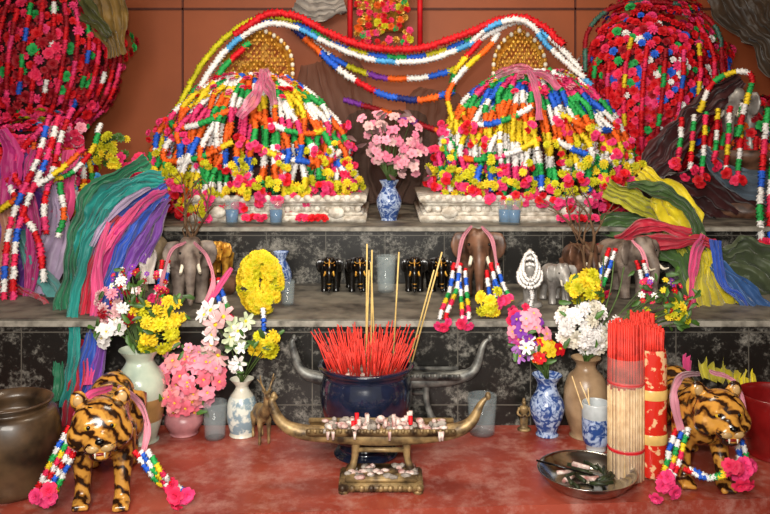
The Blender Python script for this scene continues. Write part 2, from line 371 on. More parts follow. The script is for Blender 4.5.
b = MB()
ya, yb2 = -.62, -.36
for z0, z1, mm in ((-.05, 0., TABM), (-.745, -.05, RIS)):
    o = 0 if mm is TABM else .03; xw = XW-.01
    vs = [(-xw, ya+o, z0), (xw, yb2+o, z0), (xw, -.002, z0), (-xw, -.002, z0), (-xw, ya+o, z1), (xw, yb2+o, z1), (xw, -.002, z1), (-xw, -.002, z1)]
    b.add(vs, [(3, 2, 1, 0), (4, 5, 6, 7), (0, 1, 5, 4), (1, 2, 6, 5), (2, 3, 7, 6), (3, 0, 4, 7)], mm)
b.build('altar_table', smooth=False)
# ---------------------------------------------------------------- thrones, golden arches, garland mounds
ARP = mat('red_gold_panel', '#a85c34', .45, hex2='#dca850', scale=60, contrast=(.45, .55))
def arch(b, cx, top, bot, hw, Y):
    c0 = W(cx, bot, Y); k = K(Y); hw *= k; hh = (bot-top)*k
    def outline(s, n=16):
        pts = []
        for i in range(n+1):
            t = i/n; x = hw*s*(1-t**2.6)**.8; z = hh*(.5*s+(.5*s)*t); pts.append((x, z))
        return [(hw*s, 0)]+pts+[(-x, z) for x, z in pts[::-1][1:]]+[(-hw*s, 0)]
    for s, y0, y1, mm in ((1., .03, 0., GOLD), (.86, 0., -.012, ARP), (.62, -.012, -.02, GOLD), (.52, -.02, -.026, ARP)):
        O = outline(s); n = len(O); v = [(c0[0]+x, Y+y0, c0[2]+z) for x, z in O]+[(c0[0]+x, Y+y1, c0[2]+z) for x, z in O]
        b.add(v, [tuple(range(n)), tuple(range(2*n-1, n-1, -1))]+[(i, (i+1) % n, n+(i+1) % n, n+i) for i in range(n)], mm)
    O = outline(1.0, 24)
    P = resample(np.array([(c0[0]+x, Y-.012, c0[2]+z) for x, z in O]), .017)
    for i, p in enumerate(P): ell(b, p, (.0095, .011, .012), GOLD if i % 2 else IVORY, ICO1)
    for s in (.86, .62):
        P = resample(np.array([(c0[0]+x, Y-.02, c0[2]+z) for x, z in outline(s, 20)]), .011)
        for p in P: ell(b, p, (.0045, .005, .006), GOLD, ICO1)
    for i in range(-5, 6):
        for j in range(5, 20):
            x = i/6*hw; z = j/20*hh
            if abs(x) < hw*.8*(1-(max(0, z/hh*2-1))**2.6)-.01: ell(b, (c0[0]+x+(j % 2)*hw/12, Y-.027, c0[2]+z), (.006, .005, .009), GOLD, ICO1)
    ell(b, c0+np.array([0, 0, hh+.01]), (.011, .011, .035), GOLD)
def pedestal(b, x0, x1, Y0, Y1, h=.085):
    cx = (x0+x1)/2; w = x1-x0; cy = (Y0+Y1)/2; d = Y1-Y0
    for z, hh, ins in ((.0, .022, 0), (.022, .012, .012), (.034, .024, .022), (.058, .01, .01), (.068, h-.068, 0)):
        box(b, (cx, cy, Z2+z+hh/2), (w-2*ins, d-2*ins, hh), WSTONE, .003)
    n = int(w/.036)
    for i in range(n):
        x = x0+.03+(w-.06)*i/(n-1)
        ell(b, (x, Y0+.018, Z2+.046), (.013, .01, .012), WSTONE); ell(b, (x, Y0+.003, Z2+h+.0), (.014, .007, .012), WSTONE)
        if i % 2: ell(b, (x, Y0-.0, Z2+.01), (.012, .006, .008), WSTONE)
    for i in range(3):
        x = x0+w*(i+.5)/3; ell(b, (x, Y0+.0, Z2+.035), (.03, .012, .022), WSTONE)
for i, (cx, x0, x1, hw, top) in enumerate(((258, 188, 366, 35, 29), (519, 420, 598, 26, 31))):
    b = MB(); pedestal(b, X(x0, .6), X(x1, .6), .6, 1.2)
    ell(b, (X(cx, .95), .93, Z2+.22), (.2, .16, .2), DARK, ICO3)
    lathe(b, [(.2, 0), (.22, .02), (.2, .1)], DARK, (X(cx, .95), .92, Z2+.085), 24)
    arch(b, cx, top, 110, hw, .93)
    b.build('shrine_throne')
SEQS = [[ORG, WHT, ORG, GRN, YEL, WHT, BLU], [WHT, ORG, YEL, GRN, WHT, BLU, RED], [YEL, WHT, BLU, ORG, GRN, HOT], [ORG, YEL, WHT, LBL, GRN, ORG, HOT]]
MSEQ = [ORG, WHT, GRN, ORG, YEL, WHT, BLU, ORG, HOT, WHT, GRN]
def mound(name, cx, top, bot, hw, Y, ry, base_seq, fringe=(YGR, YEL, YGR), rose=(PINK, RED, HOT, HOT), swirl=0.):
    b = MB(); C = W(cx, bot, Y); k = K(Y); Rx = hw*k; Hm = (bot-top)*k; r = .0142
    def colf(p):
        th = math.atan2((p[0]-C[0])/Rx, -(p[1]-Y)/ry); h = (p[2]-C[2])/Hm
        g = int((th+4)*3.4); u = h*7.5+1.4*noise.noise(Vector((th*1.6, h*2, 3.1)))+g*.6
        return base_seq[(int(math.floor(u+20))*1+g*5) % len(base_seq)]
    for ly, (n, sc) in enumerate(((34, 1.), (30, .9), (22, .8))):
        for i in range(n):
            th = radians(-120+240*(i+.5)/n)+R(-.03, .03); pts = []; drop = R(-.05, .06)+(.04 if ly else 0.)
            a0 = (27, 32, 24)[ly]+R(-3, 8)
            for a in np.linspace(a0, 88, 6):
                rr = sin(radians(a))**1.25*sc; t2 = th+swirl*radians(88-a)*.4+R(-.03, .03)
                bulge = 1+.09*sin(a*.15+i*1.7)
                pts.append((C[0]+Rx*rr*sin(t2)*bulge, Y-ry*rr*cos(t2)*bulge, C[2]+Hm*cos(radians(a))**.95))
            pts.append((pts[-1][0], pts[-1][1]-.01, C[2]-drop))
            P = garland(b, pts, base_seq, r*R(.92, 1.05), space=.95, colf=colf)
            e = P[-1]; out = np.array([sin(th), -cos(th), -.2])
            if ly < 2:
                if random.random() < .7: cluster(b, e+out*.012+np.array([0, 0, .01]), 4, .026, .0155, MUM, fringe)
                cluster(b, e+np.array([0, 0, -.035])+out*.015, 4, .018, .0155, ROSE, rose)
                if random.random() < .55: cluster(b, P[int(len(P)*R(.5, .85))]+out*.014, 3, .02, .014, ROSE, rose)
                if random.random() < .2: cluster(b, P[int(len(P)*R(.55, .9))]+out*.016, 3, .02, .014, MUM, fringe)
    for (za, t0, t1, sag) in ((.6, -80, -10, .12), (.55, 10, 80, .12), (.33, -85, -5, .14), (.33, 5, 88, .14)):
        pts = []
        for t in np.linspace(0, 1, 7):
            th = radians(t0+(t1-t0)*t); z = za-sag*4*t*(1-t)*1.2; rr = sqrt(max(0, 1-z*z))*.99
            pts.append((C[0]+Rx*rr*sin(th), Y-ry*rr*cos(th)-.012, C[2]+Hm*z))
        garland(b, pts, base_seq, r, chunk=4, off=int(R(0, 40)))
    for i in range(60):
        a = R(18, 42); th = radians(R(-110, 110)); p = np.array((C[0]+Rx*sin(radians(a))*sin(th), Y-ry*sin(radians(a))*cos(th)-.015, C[2]+Hm*cos(radians(a))-.01))
        bloom(b, p, p-C, .015*R(.8, 1.2), ROSE, random.choice((PINK, HOT, LPINK, RED, YEL, HOT)))
    return b.build(name)
mound('garland_mound', 252, 68, 178, 95, .86, .26, MSEQ, swirl=.3)
mound('garland_mound', 533, 64, 176, 91, .86, .26, [WHT, YEL, ORG, WHT, BLU, GRN, WHT, YEL, ORG, GRN, HOT], swirl=-.3)
gz = mat('pink_gauze', '#e06c96', .6, alpha=.72, sheen=.4, var=.25)
b = MB()
sash(b, [(264, 68, .7, 5), (261, 82, .62, 10), (254, 98, .58, 14), (240, 118, .55, 7)], gz, 3, .008); sash(b, [(264, 68, .7, 5), (268, 84, .61, 12), (276, 104, .57, 10)], gz, 3, .008)
b.build('pink_gauze_scarf')
b = MB(); sash(b, [(496, 76, .74, 6), (520, 70, .7, 9), (545, 75, .66, 8), (560, 88, .62, 5)], gz, 3, .008); sash(b, [(528, 70, .68, 5), (536, 92, .61, 7), (540, 120, .57, 7)], gz, 3, .008)
b.build('pink_gauze_scarf')
# ---------------------------------------------------------------- long swooping bead strands between the shrines
b = MB()
def S(pts, cols, r=.0145, chunk=6, off=0): garland(b, [W(*p) for p in pts], cols, r, chunk, off=off, space=.85)
Yq = .84
S([(156, 172, .8), (163, 140, .78), (182, 100, .8), (205, 60, Yq), (235, 30, .88), (265, 17, .9), (300, 20, .9)], [YGR], .014)
S([(163, 178, .8), (172, 142, .77), (192, 105, .78), (213, 66, .82), (240, 38, .87), (268, 24, .89), (298, 28, .9), (330, 44, .9), (375, 60, .9), (425, 60, .9), (470, 44, .9), (500, 28, .9), (524, 22, .9), (555, 42, .88), (580, 70, .84)], [WHT, WHT, WHT, LBL], .0155)
S([(175, 165, .76), (186, 135, .76), (202, 105, .77), (222, 70, .81), (248, 44, .86)], [RED, GRN], .0145)
S([(236, 34, .87), (268, 14, .88), (300, 18, .88), (335, 36, .88), (375, 48, .88), (420, 48, .88), (465, 34, .88), (500, 20, .88), (524, 18, .88), (545, 28, .88), (562, 44, .86)], [RED], .018)
S([(255, 20, .91), (300, 26, .91), (338, 46, .91), (378, 56, .91), (425, 56, .91), (470, 40, .91)], [BLU, YGR, BLU, GRN], .015)
S([(290, 24, .93), (318, 50, .93), (345, 74, .93), (382, 94, .93), (420, 100, .93), (452, 92, .93)], [DBL, ORG, BLU, WHT, RED, BLU], .0165)
S([(300, 30, .95), (330, 56, .95), (375, 76, .95), (420, 78, .95), (460, 68, .95)], [ORG, WHT, BLU, YGR, PUR], .0155)
S([(345, 100, 1.05), (385, 112, 1.05), (430, 128, 1.0), (445, 134, .98)], [PUR, DRED, ORG], .015)
S([(470, 44, .9), (485, 30, .88), (510, 20, .86), (530, 24, .86), (548, 46, .84), (566, 62, .82), (590, 84, .8)], [WHT, LBL, WHT], .015)
S([(452, 92, .93), (456, 70, .9), (480, 42, .88)], [GRN, YEL, RED], .015)
S([(452, 118, .82), (448, 95, .83), (462, 72, .85), (488, 48, .88), (498, 34, .9)], [YEL, ORG, WHT], .014)
b.build('bead_garland_swag')
# ---------------------------------------------------------------- small gold/pink wall shrine top centre
b = MB(); c = W(382, 4, 1.4)
box(b, c+np.array([0, .03, .02]), (.2, .08, .28), GOLD, .01); 
for px in (350, 420): tube(b, [W(px, 46, 1.35), W(px, -30, 1.35)], .012, RED, 8, smooth=False)
for i in range(150):
    p = W(383+R(-27, 27), R(-25, 44), 1.34); bloom(b, p, [R(-.5, .5), -1, R(-.5, .5)], R(.012, .02), random.choice((ROSE, MUM)), random.choice((PINK, GOLD, GOLD, HOT, RED, YGR, ORG, GRN)))
b.build('wall_shrine')
b = MB(); sash(b, [(295, 2, 1.38, 22), (318, 10, 1.36, 24), (345, 4, 1.38, 20)], satin('greywhite', '#b8aea4'), 4, .012); b.build('pale_cloth_drape')
b = MB(); dg_ = mat('brown_gauze', '#4e3a30', .85, hex2='#6a5248', scale=6, alpha=.6)
sash(b, [(325, 60, 1.25, 50), (340, 120, 1.25, 70), (345, 205, 1.2, 80)], dg_, 7, .012, 40); sash(b, [(440, 90, 1.28, 40), (434, 130, 1.25, 60), (425, 205, 1.25, 80)], dg_, 6, .012, 40)
sash(b, [(385, 110, 1.3, 60), (385, 150, 1.3, 90), (385, 205, 1.28, 100)], mat('dark_brown_gauze', '#3a2a24', .85, alpha=.75), 7, .012, 40)
b.build('dark_gauze_curtain')
# ---------------------------------------------------------------- flower masses at sides
def mass(name, cx, cy, rx, ry, Y, dy, n, pal, szpx=6.5, strands=0, spal=None, base=True, types=(ROSE, ROSE, MUM), lump=.12, taper=0.):
    b = MB(); C = W(cx, cy, Y); k = K(Y); ph = R(0, 50)
    ell(b, C, (rx*k*.85, dy*.82, ry*k*.88), DARK, ICO3)
    if base: lathe(b, [(rx*k*.6, Z2-C[2]), (rx*k*.5, -ry*k*.5), (rx*k*.3, 0)], DARK, C, 20, sy=min(1, dy/(rx*k)))
    g = pi*(3-sqrt(5))
    for i in range(n):
        z = 1-2*(i+.5)/n; q = sqrt(1-z*z); a = g*i; x, y = q*cos(a), q*sin(a)
        if y > .35: continue
        l = 1+lump*1.6*noise.noise(Vector((x*2.6+ph, y*2.6, z*2.6)))+R(-.05, .05)
        tp = 1+taper*z
        p = C+np.array([x*rx*k*tp, y*dy, z*ry*k])*l
        bloom(b, p, [x/rx/k, y/dy, z/ry/k+.1], szpx*k*R(.7, 1.25), random.choice(types), random.choice(pal))
    for i in range(strands):
        th = radians(-85+170*(i+.5)/strands); pts = []
        off = R(.3, .8)
        for t in np.linspace(off, -.75-R(0, .5), 6):
            q = sqrt(max(0, 1-min(1, t*t)))*1.08; pts.append(C+np.array([rx*k*max(q, .5)*(1+taper*t)*sin(th+.15*t), -dy*max(q, .5)*cos(th), ry*k*t]))
        P = garland(b, pts, (spal or SEQS)[i % len(spal or SEQS)], .0125, 4)
        cluster(b, P[-1], 4, .018, .017, ROSE, (PINK, RED))
    return b.build(name)
mass('flower_mass_shrine', 34, 56, 84, 92, 1.12, .25, 1200, (RED, PINK, DRED, DRED, RED, PINK, DRED, HOT, RED, DRED, GRN), 5.0, 22, [[DRED, RED, PINK], [RED, DRED, HOT, PINK], [DRED, GRN, RED, BLU], [PINK, RED], [DRED, WHT, RED]], lump=.2)
mass('flower_mass_shrine', 652, 92, 67, 88, 1.15, .22, 1400, (RED, PINK, DRED, RED, RED, HOT, DRED, RED, PINK, RED, WHT, GRN, BLU), 4.6, 12, [[RED, PINK, RED], [DRED, RED, GRN], [HOT, RED, BLU, RED], [YEL, RED, PINK]], lump=.15, taper=.12)
mass('flower_mass_shrine', 30, 180, 62, 56, .72, .18, 520, (PINK, HOT, PINK, RED, DRED, YGR, HOT, LBL), 5.5, 14, lump=.2)
mass('flower_mass_shrine', 748, 165, 44, 70, .95, .18, 420, (RED, PINK, DRED, DRED, DRED, ORG, GRN), 5., 9, [[RED, WHT, PINK], [GRN, RED, YEL], [ORG, PINK]])
b = MB(); garland(b, [W(585, 70, 1.0), W(588, 32, 1.05), W(612, 8, 1.08), W(650, 2, 1.1), W(692, 8, 1.08), W(718, 32, 1.02), W(722, 70, 1.0)], [mat('plastic_teal', '#3f6a5c'), DRED], .012, 8)
b.build('flower_rim_garland')
b = MB(); cluster(b, W(112, 150, .7), 44, .055, .017, MUM, (YGR, YEL, YGR, LEAF)); cluster(b, W(70, 130, .62), 18, .05, .02, ROSE, (HOT, LPINK, PINK)); cluster(b, W(80, 195, .62), 12, .04, .02, MUM, (YEL, RED, WHT))
cluster(b, W(135, 165, .72), 14, .04, .022, ROSE, (PINK, HOT)); b.build('yellow_pink_posy')
# ---------------------------------------------------------------- cloths
def cl(name, items):
    b = MB()
    for pts, m, fo, am in items: sash(b, pts, m, fo, am, ph=R(0, 6))
    return b.build(name)
TEAL = satin('teal', '#168c84'); SBLU = satin('blue', '#2450b8'); SPUR = satin('purple', '#74389c'); SGRN = satin('green', '#1f7450'); SRED = satin('crimson', '#c41c38')
SLIL = satin('lilac', '#b09cba'); SYEL = satin('yellow', '#e0cc20'); SYG = satin('olive_yellow', '#b4b028'); SBRN = satin('golden_brown', '#8a6a2c'); SMAR = satin('maroon', '#3e1012'); SPNK = satin('pink', '#e04a84'); SPALE = satin('pale', '#c4b8b0')
SMAG = satin('magenta', '#c02a7c')
cl('gold_brown_drape', [([(95, -20, 1.0, 50), (108, 20, .98, 40), (118, 56, .95, 20)], SBRN, 5, .012), ([(60, -20, 1.0, 30), (85, 10, .95, 24), (110, 36, .93, 12)], satin('olive', '#5a5a24'), 3, .012)])
cl('satin_sash_bundle', [
    ([(165, 182, .3, 8), (138, 186, .24, 22), (112, 200, .22, 26), (94, 226, .2, 26), (84, 256, .19, 16), (80, 300, .15, 14)], TEAL, 3, .012),
    ([(162, 176, .3, 5), (140, 178, .24, 10), (116, 188, .22, 12), (98, 208, .2, 12), (84, 244, .18, 10), (76, 290, .15, 12), (70, 340, .0, 12)], TEAL, 2, .008),
    ([(148, 160, .32, 10), (120, 176, .26, 16), (92, 196, .24, 18), (76, 240, .2, 16), (66, 300, .12, 16), (62, 350, .03, 14), (58, 400, -.05, 12)], SGRN, 3, .01),
    ([(166, 186, .27, 7), (148, 194, .21, 11), (122, 212, .17, 13), (104, 238, .15, 14), (92, 268, .14, 12)], SBLU, 2, .008),
    ([(167, 190, .26, 5), (149, 201, .19, 8), (124, 226, .155, 10), (106, 256, .13, 10), (94, 300, .08, 8)], SMAG, 2, .006),
    ([(167, 194, .26, 7), (150, 209, .185, 12), (130, 238, .15, 14), (108, 290, .1, 18), (92, 350, -.03, 18), (78, 418, -.05, 14)], SBLU, 2, .01),
    ([(168, 198, .25, 7), (154, 220, .17, 11), (138, 248, .13, 12), (118, 290, .08, 13), (102, 345, -.045, 12), (94, 400, -.06, 9)], SPUR, 2, .008),
    ([(160, 190, .24, 5), (140, 204, .17, 7), (112, 236, .14, 9), (100, 256, .12, 8)], SPNK, 2, .005),
    ([(168, 205, .24, 5), (158, 232, .15, 8), (142, 262, .12, 9)], SPUR, 2, .006),
    ([(152, 226, .2, 16), (148, 256, .14, 20), (148, 284, .12, 10)], SPALE, 2, .01),
    ([(120, 215, .16, 10), (98, 250, .14, 14), (84, 310, .06, 16), (78, 370, -.05, 15), (66, 425, -.07, 11)], SRED, 2, .01),
    ([(108, 210, .15, 7), (88, 250, .13, 10), (74, 300, .05, 11), (72, 350, -.06, 11), (66, 408, -.08, 11)], TEAL, 2, .007),
    ([(110, 222, .14, 5), (98, 262, .1, 8), (96, 310, .04, 10), (88, 385, -.07, 8)], SPNK, 2, .006),
    ([(150, 188, .2, 4), (128, 200, .16, 6), (104, 224, .14, 7), (92, 246, .13, 5)], SLIL, 2, .004)])
cl('purple_gauze_sash', [([(0, 160, .5, 60), (25, 215, .46, 56), (20, 270, .4, 50), (10, 335, .3, 50)], SPUR, 5, .014),
    ([(50, 180, .45, 16), (56, 225, .4, 24), (46, 270, .35, 28), (40, 330, .28, 28)], SLIL, 4, .012), ([(70, 150, .5, 14), (66, 200, .44, 18), (50, 235, .4, 20), (40, 290, .36, 16)], SPNK, 3, .01),
    ([(5, 180, .45, 16), (10, 240, .4, 18), (4, 300, .35, 20)], satin('peach', '#c88a70'), 3, .01), ([(0, 130, .4, 14), (12, 160, .38, 20), (4, 205, .37, 18)], SMAG, 3, .01),
    ([(36, 150, .42, 10), (28, 190, .38, 16), (34, 240, .34, 16), (26, 300, .3, 14)], SMAG, 2, .01),
    ([(20, 230, .36, 10), (36, 270, .33, 16), (60, 300, .25, 14), (64, 330, .1, 12)], satin('teal_pale', '#5a9c98'), 2, .01), ([(0, 290, .33, 26), (30, 300, .28, 22), (50, 318, .15, 18)], SRED, 3, .01)])
cl('yellow_sash_bundle', [
    ([(640, 172, .45, 16), (664, 192, .42, 36), (686, 226, .36, 32), (706, 262, .3, 20)], SYEL, 4, .014),
    ([(706, 250, .3, 14), (716, 285, .24, 36), (732, 330, .1, 44), (742, 388, -.03, 30)], SYEL, 4, .016),
    ([(700, 250, .3, 10), (702, 290, .2, 26), (708, 345, .04, 30), (712, 380, -.03, 18)], satin('lemon', '#d6c83a'), 3, .012),
    ([(606, 186, .5, 16), (636, 202, .45, 24), (664, 215, .42, 26), (690, 252, .34, 18)], SYG, 4, .012),
    ([(628, 184, .44, 8), (660, 190, .37, 12), (688, 208, .34, 12), (704, 250, .3, 12)], satin('moss', '#3f5a28'), 3, .01),
    ([(712, 262, .26, 14), (734, 282, .2, 22), (770, 318, .14, 26), (810, 340, .1, 26)], satin('steelblue', '#34609c'), 3, .012),
    ([(690, 250, .4, 20), (725, 262, .36, 44), (755, 270, .34, 54), (800, 300, .3, 50)], satin('mossgrey', '#4e5a3c'), 4, .015),
    ([(590, 256, .42, 10), (612, 246, .36, 16), (640, 243, .33, 14), (690, 241, .3, 12), (716, 246, .28, 12)], SRED, 3, .008),
    ([(616, 240, .36, 10), (650, 225, .34, 12), (690, 236, .31, 14)], SRED, 2, .008),
    ([(600, 225, .5, 20), (640, 228, .46, 34), (684, 262, .34, 24), (700, 320, .2, 20)], satin('mossgreen', '#4a6a34'), 3, .012),
    ([(716, 240, .27, 10), (722, 280, .2, 10), (740, 300, .17, 8), (760, 340, .1, 8)], SBLU, 2, .006),
    ([(704, 235, .3, 8), (692, 270, .22, 10), (692, 320, .1, 10), (686, 372, -.04, 8)], SPNK, 2, .006)])
cl('maroon_drape', [([(640, 185, .85, 20), (668, 150, .82, 36), (700, 110, .8, 26), (740, 80, .8, 16)], SMAR, 4, .016), ([(655, 200, .75, 50), (700, 195, .75, 50), (760, 230, .75, 60)], SMAR, 4, .02),
    ([(730, -20, 1.1, 60), (750, 20, 1.05, 50), (790, 60, 1.0, 50)], satin('dark_umber', '#42301e'), 5, .016), ([(700, 150, .74, 16), (735, 180, .72, 26), (790, 190, .7, 26)], satin('greyblue', '#5a6a78'), 3, .01)])
# ---------------------------------------------------------------- hanging strands left & right
b = MB()
for o in (0, 9): garland(b, [W(58-o, 118, .42), W(46-o, 160, .36), (W(30-o, 195, .33)), W(17-o, 235, .3), W(13-o, 300, .24), W(16-o, 350, .2)], [PINK, WHT, RED, HOT, BLU, WHT], .0125, 3, off=o)
cluster(b, W(12, 350, .18), 16, .03, .018, ROSE, (RED, PINK, RED))
garland(b, [W(0, 210, .36), W(30, 190, .34), W(60, 170, .36), W(82, 150, .42)], [YEL, ORG, PINK, WHT], .0125, 4)
garland(b, [W(60, 185, .38), W(64, 215, .36), W(58, 235, .34)], [GRN, WHT, ORG], .0125, 3)
garland(b, [W(40, 130, .4), W(22, 150, .4), W(14, 172, .38), W(26, 196, .36)], [HOT, RED, HOT], .014, 3)
garland(b, [W(0, 150, .4), W(10, 185, .38), W(24, 215, .33), W(38, 240, .3), W(44, 280, .26)], [RED, PINK, RED, WHT], .013, 3)
garland(b, [W(72, 110, .45), W(60, 140, .42), W(52, 175, .38), W(44, 205, .34), W(46, 232, .32)], [HOT, RED, WHT], .013, 3)
garland(b, [W(100, 125, .5), W(92, 150, .46), W(72, 172, .42), W(48, 182, .38)], [WHT, GRN, YEL, RED], .012, 3)
b.build('hanging_bead_garland')
b = MB()
for o in (0, 10): garland(b, [W(768+o, 110, .6), W(763+o, 160, .55), W(760+o, 210, .5), W(762+o, 250, .48)], [GRN, WHT, PINK, RED, BLU, WHT], .014, 4, off=o)
cluster(b, W(764, 252, .46), 8, .03, .02, ROSE, (RED, PINK))
garland(b, [W(700, 110, .7), W(712, 84, .7), W(735, 72, .68), W(752, 78, .66), W(744, 110, .64), W(738, 135, .62)], [YEL, WHT, RED, GRN], .013, 3)
for o in range(6): garland(b, [W(682+o*12, 120-o*3, .68), W(680+o*12, 145, .64), W(678+o*12, 160+(o % 3)*8, .62)], [RED, WHT, GRN, PINK, YEL], .012, 3, off=o*4); cluster(b, W(678+o*12, 165+(o % 3)*8, .61), 3, .016, .018, ROSE, (PINK, RED))
b.build('hanging_bead_garland')
zpl = W(0, 150, .8)[2]-Z2
elephant('silver_elephant_statue', (X(752, .8), .88, Z2+zpl), .24, radians(-40), SILV)
b = MB(); lathe(b, [(.0, 0), (.16, 0), (.17, .03), (.13, .06), (.12, zpl-.08), (.17, zpl-.04), (.19, zpl), (0, zpl)], BRNEL, (X(752, .8), .88, Z2), 24); b.build('elephant_plinth')
# ---------------------------------------------------------------- centre vase with pink blossom (step 2)
def vase(b, px, Y, z, prof, m, n=32):
    k = K(Y); lathe(b, sm([(r*k, h*k) for r, h in prof]), m, (X(px, Y), Y, z), n); return np.array((X(px, Y), Y, z+prof[-1][1]*k))
b = MB(); mo = vase(b, 389, .68, Z2, [(0, 0), (8, 0), (8, 2), (12, 14), (12, 22), (8, 30), (7, 34), (10, 40)], PORC)
BL = mat('plastic_blush', '#e4b4b4', .6)
flowers(b, mo, .68, [(391, 138, 31, 28, 50, 5.2, ORCH, (LPINK, BL, mat('plastic_petal', '#f080a0', .6)), None), (410, 162, 20, 16, 12, 5.2, ORCH, (LPINK, BL), None), (372, 130, 14, 18, 10, 5.2, ORCH, (LPINK, BL), None)], 22, leafm=mat('purple_leaf', '#6a4a4a'), depth=.09)
b.build('vase_with_pink_blossoms')
def cup(name, px, Y, z, r, h, m, liquid=None):
    b = MB(); k = K(Y); r *= k; h *= k; c = (X(px, Y), Y, z)
    lathe(b, [(0, 0), (r*.8, 0), (r*.85, h*.05), (r, h), (r*.95, h), (r*.78, h*.08), (0, h*.08)], m, c, 28)
    if liquid: lathe(b, [(0, h*.09), (r*.77, h*.09), (r*.86, h*.6), (0, h*.6)], liquid, c, 24)
    return b.build(name)
BW = mat('blue_water', '#4a8cc8', .1, alpha=.8)
for px, yy in ((232, .56), (276, .555), (514, .55), (505, .56)): cup('drinking_glass', px, yy, Z2, 7.5, 24, GLASS, BW)
b = MB()
for px in list(range(300, 330, 6))+list(range(246, 266, 6)): 
    p = np.array((X(px, .57), .57+R(-.02, .01), Z2+.02)); bloom(b, p, [R(-.4, .4), -.6, .7], .018, ROSE, random.choice((PINK, RED)))
b.build('fallen_roses')
b = MB()
for i in range(9):
    p = np.array((X(560+i*7, .56), .56+R(-.02, .01), Z2+.02)); bloom(b, p, [R(-.4, .4), -.6, .7], .018, ROSE, random.choice((PINK, RED, HOT)))
b.build('fallen_roses')
b = MB(); tube(b, [W(640, 190, .62)*[1, 1, 0]+[0, 0, Z2+.012], W(560, 205, .6)*[1, 1, 0]+[0, 0, Z2+.012]], .012, BRNEL, 8); b.build('wooden_rod')
# ---------------------------------------------------------------- step-1 objects
for px in (331, 357, 414, 437): elephant('black_elephant_figurine', (X(px, .40), .38, Z1), .118, radians(R(-12, 12)), BLACKL, 'down', GOLD, GOLD)
cup('drinking_glass', 386, .36, Z1, 10, 36, GLASS)
elephant('stone_elephant_statue', (X(190, .22), .22, Z1), .21, radians(14), GREYEL)
elephant('stone_elephant_statue', (X(143, .42), .40, Z1), .20, radians(-20), mat('pale_wood', '#b4a488', .6, hex2='#7a6850', scale=20), 'down')
elephant('wooden_elephant_statue', (X(478, .3), .32, Z1), .225, radians(-4), BRNEL)
elephant('stone_elephant_statue', (X(630, .25), .3, Z1), .20, radians(24), GREYEL)
elephant('stone_elephant_statue', (X(556, .2), .2, Z1), .13, radians(10), SILV)
elephant('wooden_elephant_statue', (X(578, .42), .38, Z1), .17, radians(8), BRNEL)
elephant('golden_elephant_statue', (X(225, .44), .37, Z1+.05), .12, radians(0), GOLD, 'up', GOLD)
b = MB(); box(b, (X(225, .44), .38, Z1+.025), (.1, .15, .05), BRNEL, .005); b.build('wooden_stand')
b = MB(); vase(b, 281, .36, Z1, [(0, 0), (8, 0), (9, 5), (11, 16), (8, 26), (5, 32), (8, 40)], PORC); b.build('small_porcelain_vase')
cup('drinking_glass', 288, .17, Z1, 7, 24, GLASS)
def figurine(name, px, Y, z, h, m):
    b = MB(); x = X(px, Y); c = np.array((x, Y, z))
    lathe(b, sm([(0, 0), (.2*h, 0), (.2*h, .08*h), (.12*h, .12*h), (.13*h, .35*h), (.1*h, .5*h), (.15*h, .68*h), (.13*h, .76*h), (.045*h, .8*h), (.045*h, .82*h)], 3), m, c, 20, sy=.75)
    ell(b, c+[0, 0, .88*h], (.075*h, .08*h, .095*h), m); ell(b, c+[0, .01*h, .97*h], (.05*h, .05*h, .06*h), m, ICO2)
    for q in (-1, 1): tube(b, [c+np.array((q*.14*h, 0, .72*h)), c+np.array((q*.2*h, -.03*h, .55*h)), c+np.array((q*.08*h, -.16*h, .5*h)), c+np.array((q*.01*h, -.17*h, .58*h))], [.045*h, .04*h, .03*h, .025*h], m, 8)
    ell(b, c+[0, -.08*h, .87*h], (.012*h, .02*h, .018*h), m, ICO1)
    return b.build(name)
figurine('robed_deity_figurine', 530, .14, Z1, .165, SILV)
b = MB()
for o in range(3):
    r0 = 7+o*2.5; pts = [W(530+r0*sin(a), 266-(14-o)*cos(a)+o*5, .085-.008*o+.04*cos(a)) for a in np.linspace(0, 2*pi, 13)]
    garland(b, pts, [WHT], .0065, 4, space=1.3, tmpl=BEAD)
garland(b, [W(530, 282, .08), W(532, 296, .07), W(529, 312, .05)], [WHT], .008, 4); b.build('white_bead_garland')
b = MB()
for i in range(330):
    a = R(0, 6.283); t = R(0, 6.283); rr = 8.5
    ox = (12.5+rr*cos(t))*sin(a); oy = (21.5+rr*cos(t))*cos(a); yy = .04-.02*sin(t)+.01*cos(a)
    p = W(260+ox, 283-oy, yy); bloom(b, p, [cos(t)*sin(a), -max(.3, sin(t))-.4, cos(t)*cos(a)], .0125*R(.8, 1.2), MUM, random.choice((YEL, YEL, YGR)))
garland(b, [W(263, 310, .0), W(264, 325, -.03), W(263, 338, -.035)], [WHT, BLU, WHT], .009, 3)
cluster(b, W(264, 342, -.045), 22, .03, .016, MUM, (YEL, YGR)); b.build('marigold_garland_ring')
figurine('robed_deity_figurine', 260, .12, Z1, .15, BRNEL)
def drape(name, strands, ribbons=(), ends=(HOT, PINK), r=.0082, es=.015, ne=4):
    b = MB()
    for pts, cols in strands:
        for o in (-1, 1):
            P = garland(b, [W(p[0]+o*3.2, p[1], p[2]) for p in pts], cols, r, 3, off=o+1)
        cluster(b, P[-1]-np.array([3*K(pts[-1][2]), .005, .008]), ne, .016, es, ROSE, ends)
    for pts, m in ribbons: sash(b, pts, m, 2, .003, 10, crumple=.6)
    return b.build(name)
multi = [RED, WHT, BLU, WHT, GRN, YEL, PINK, WHT]
rib = satin('ribbon_pink', '#d88a9a')
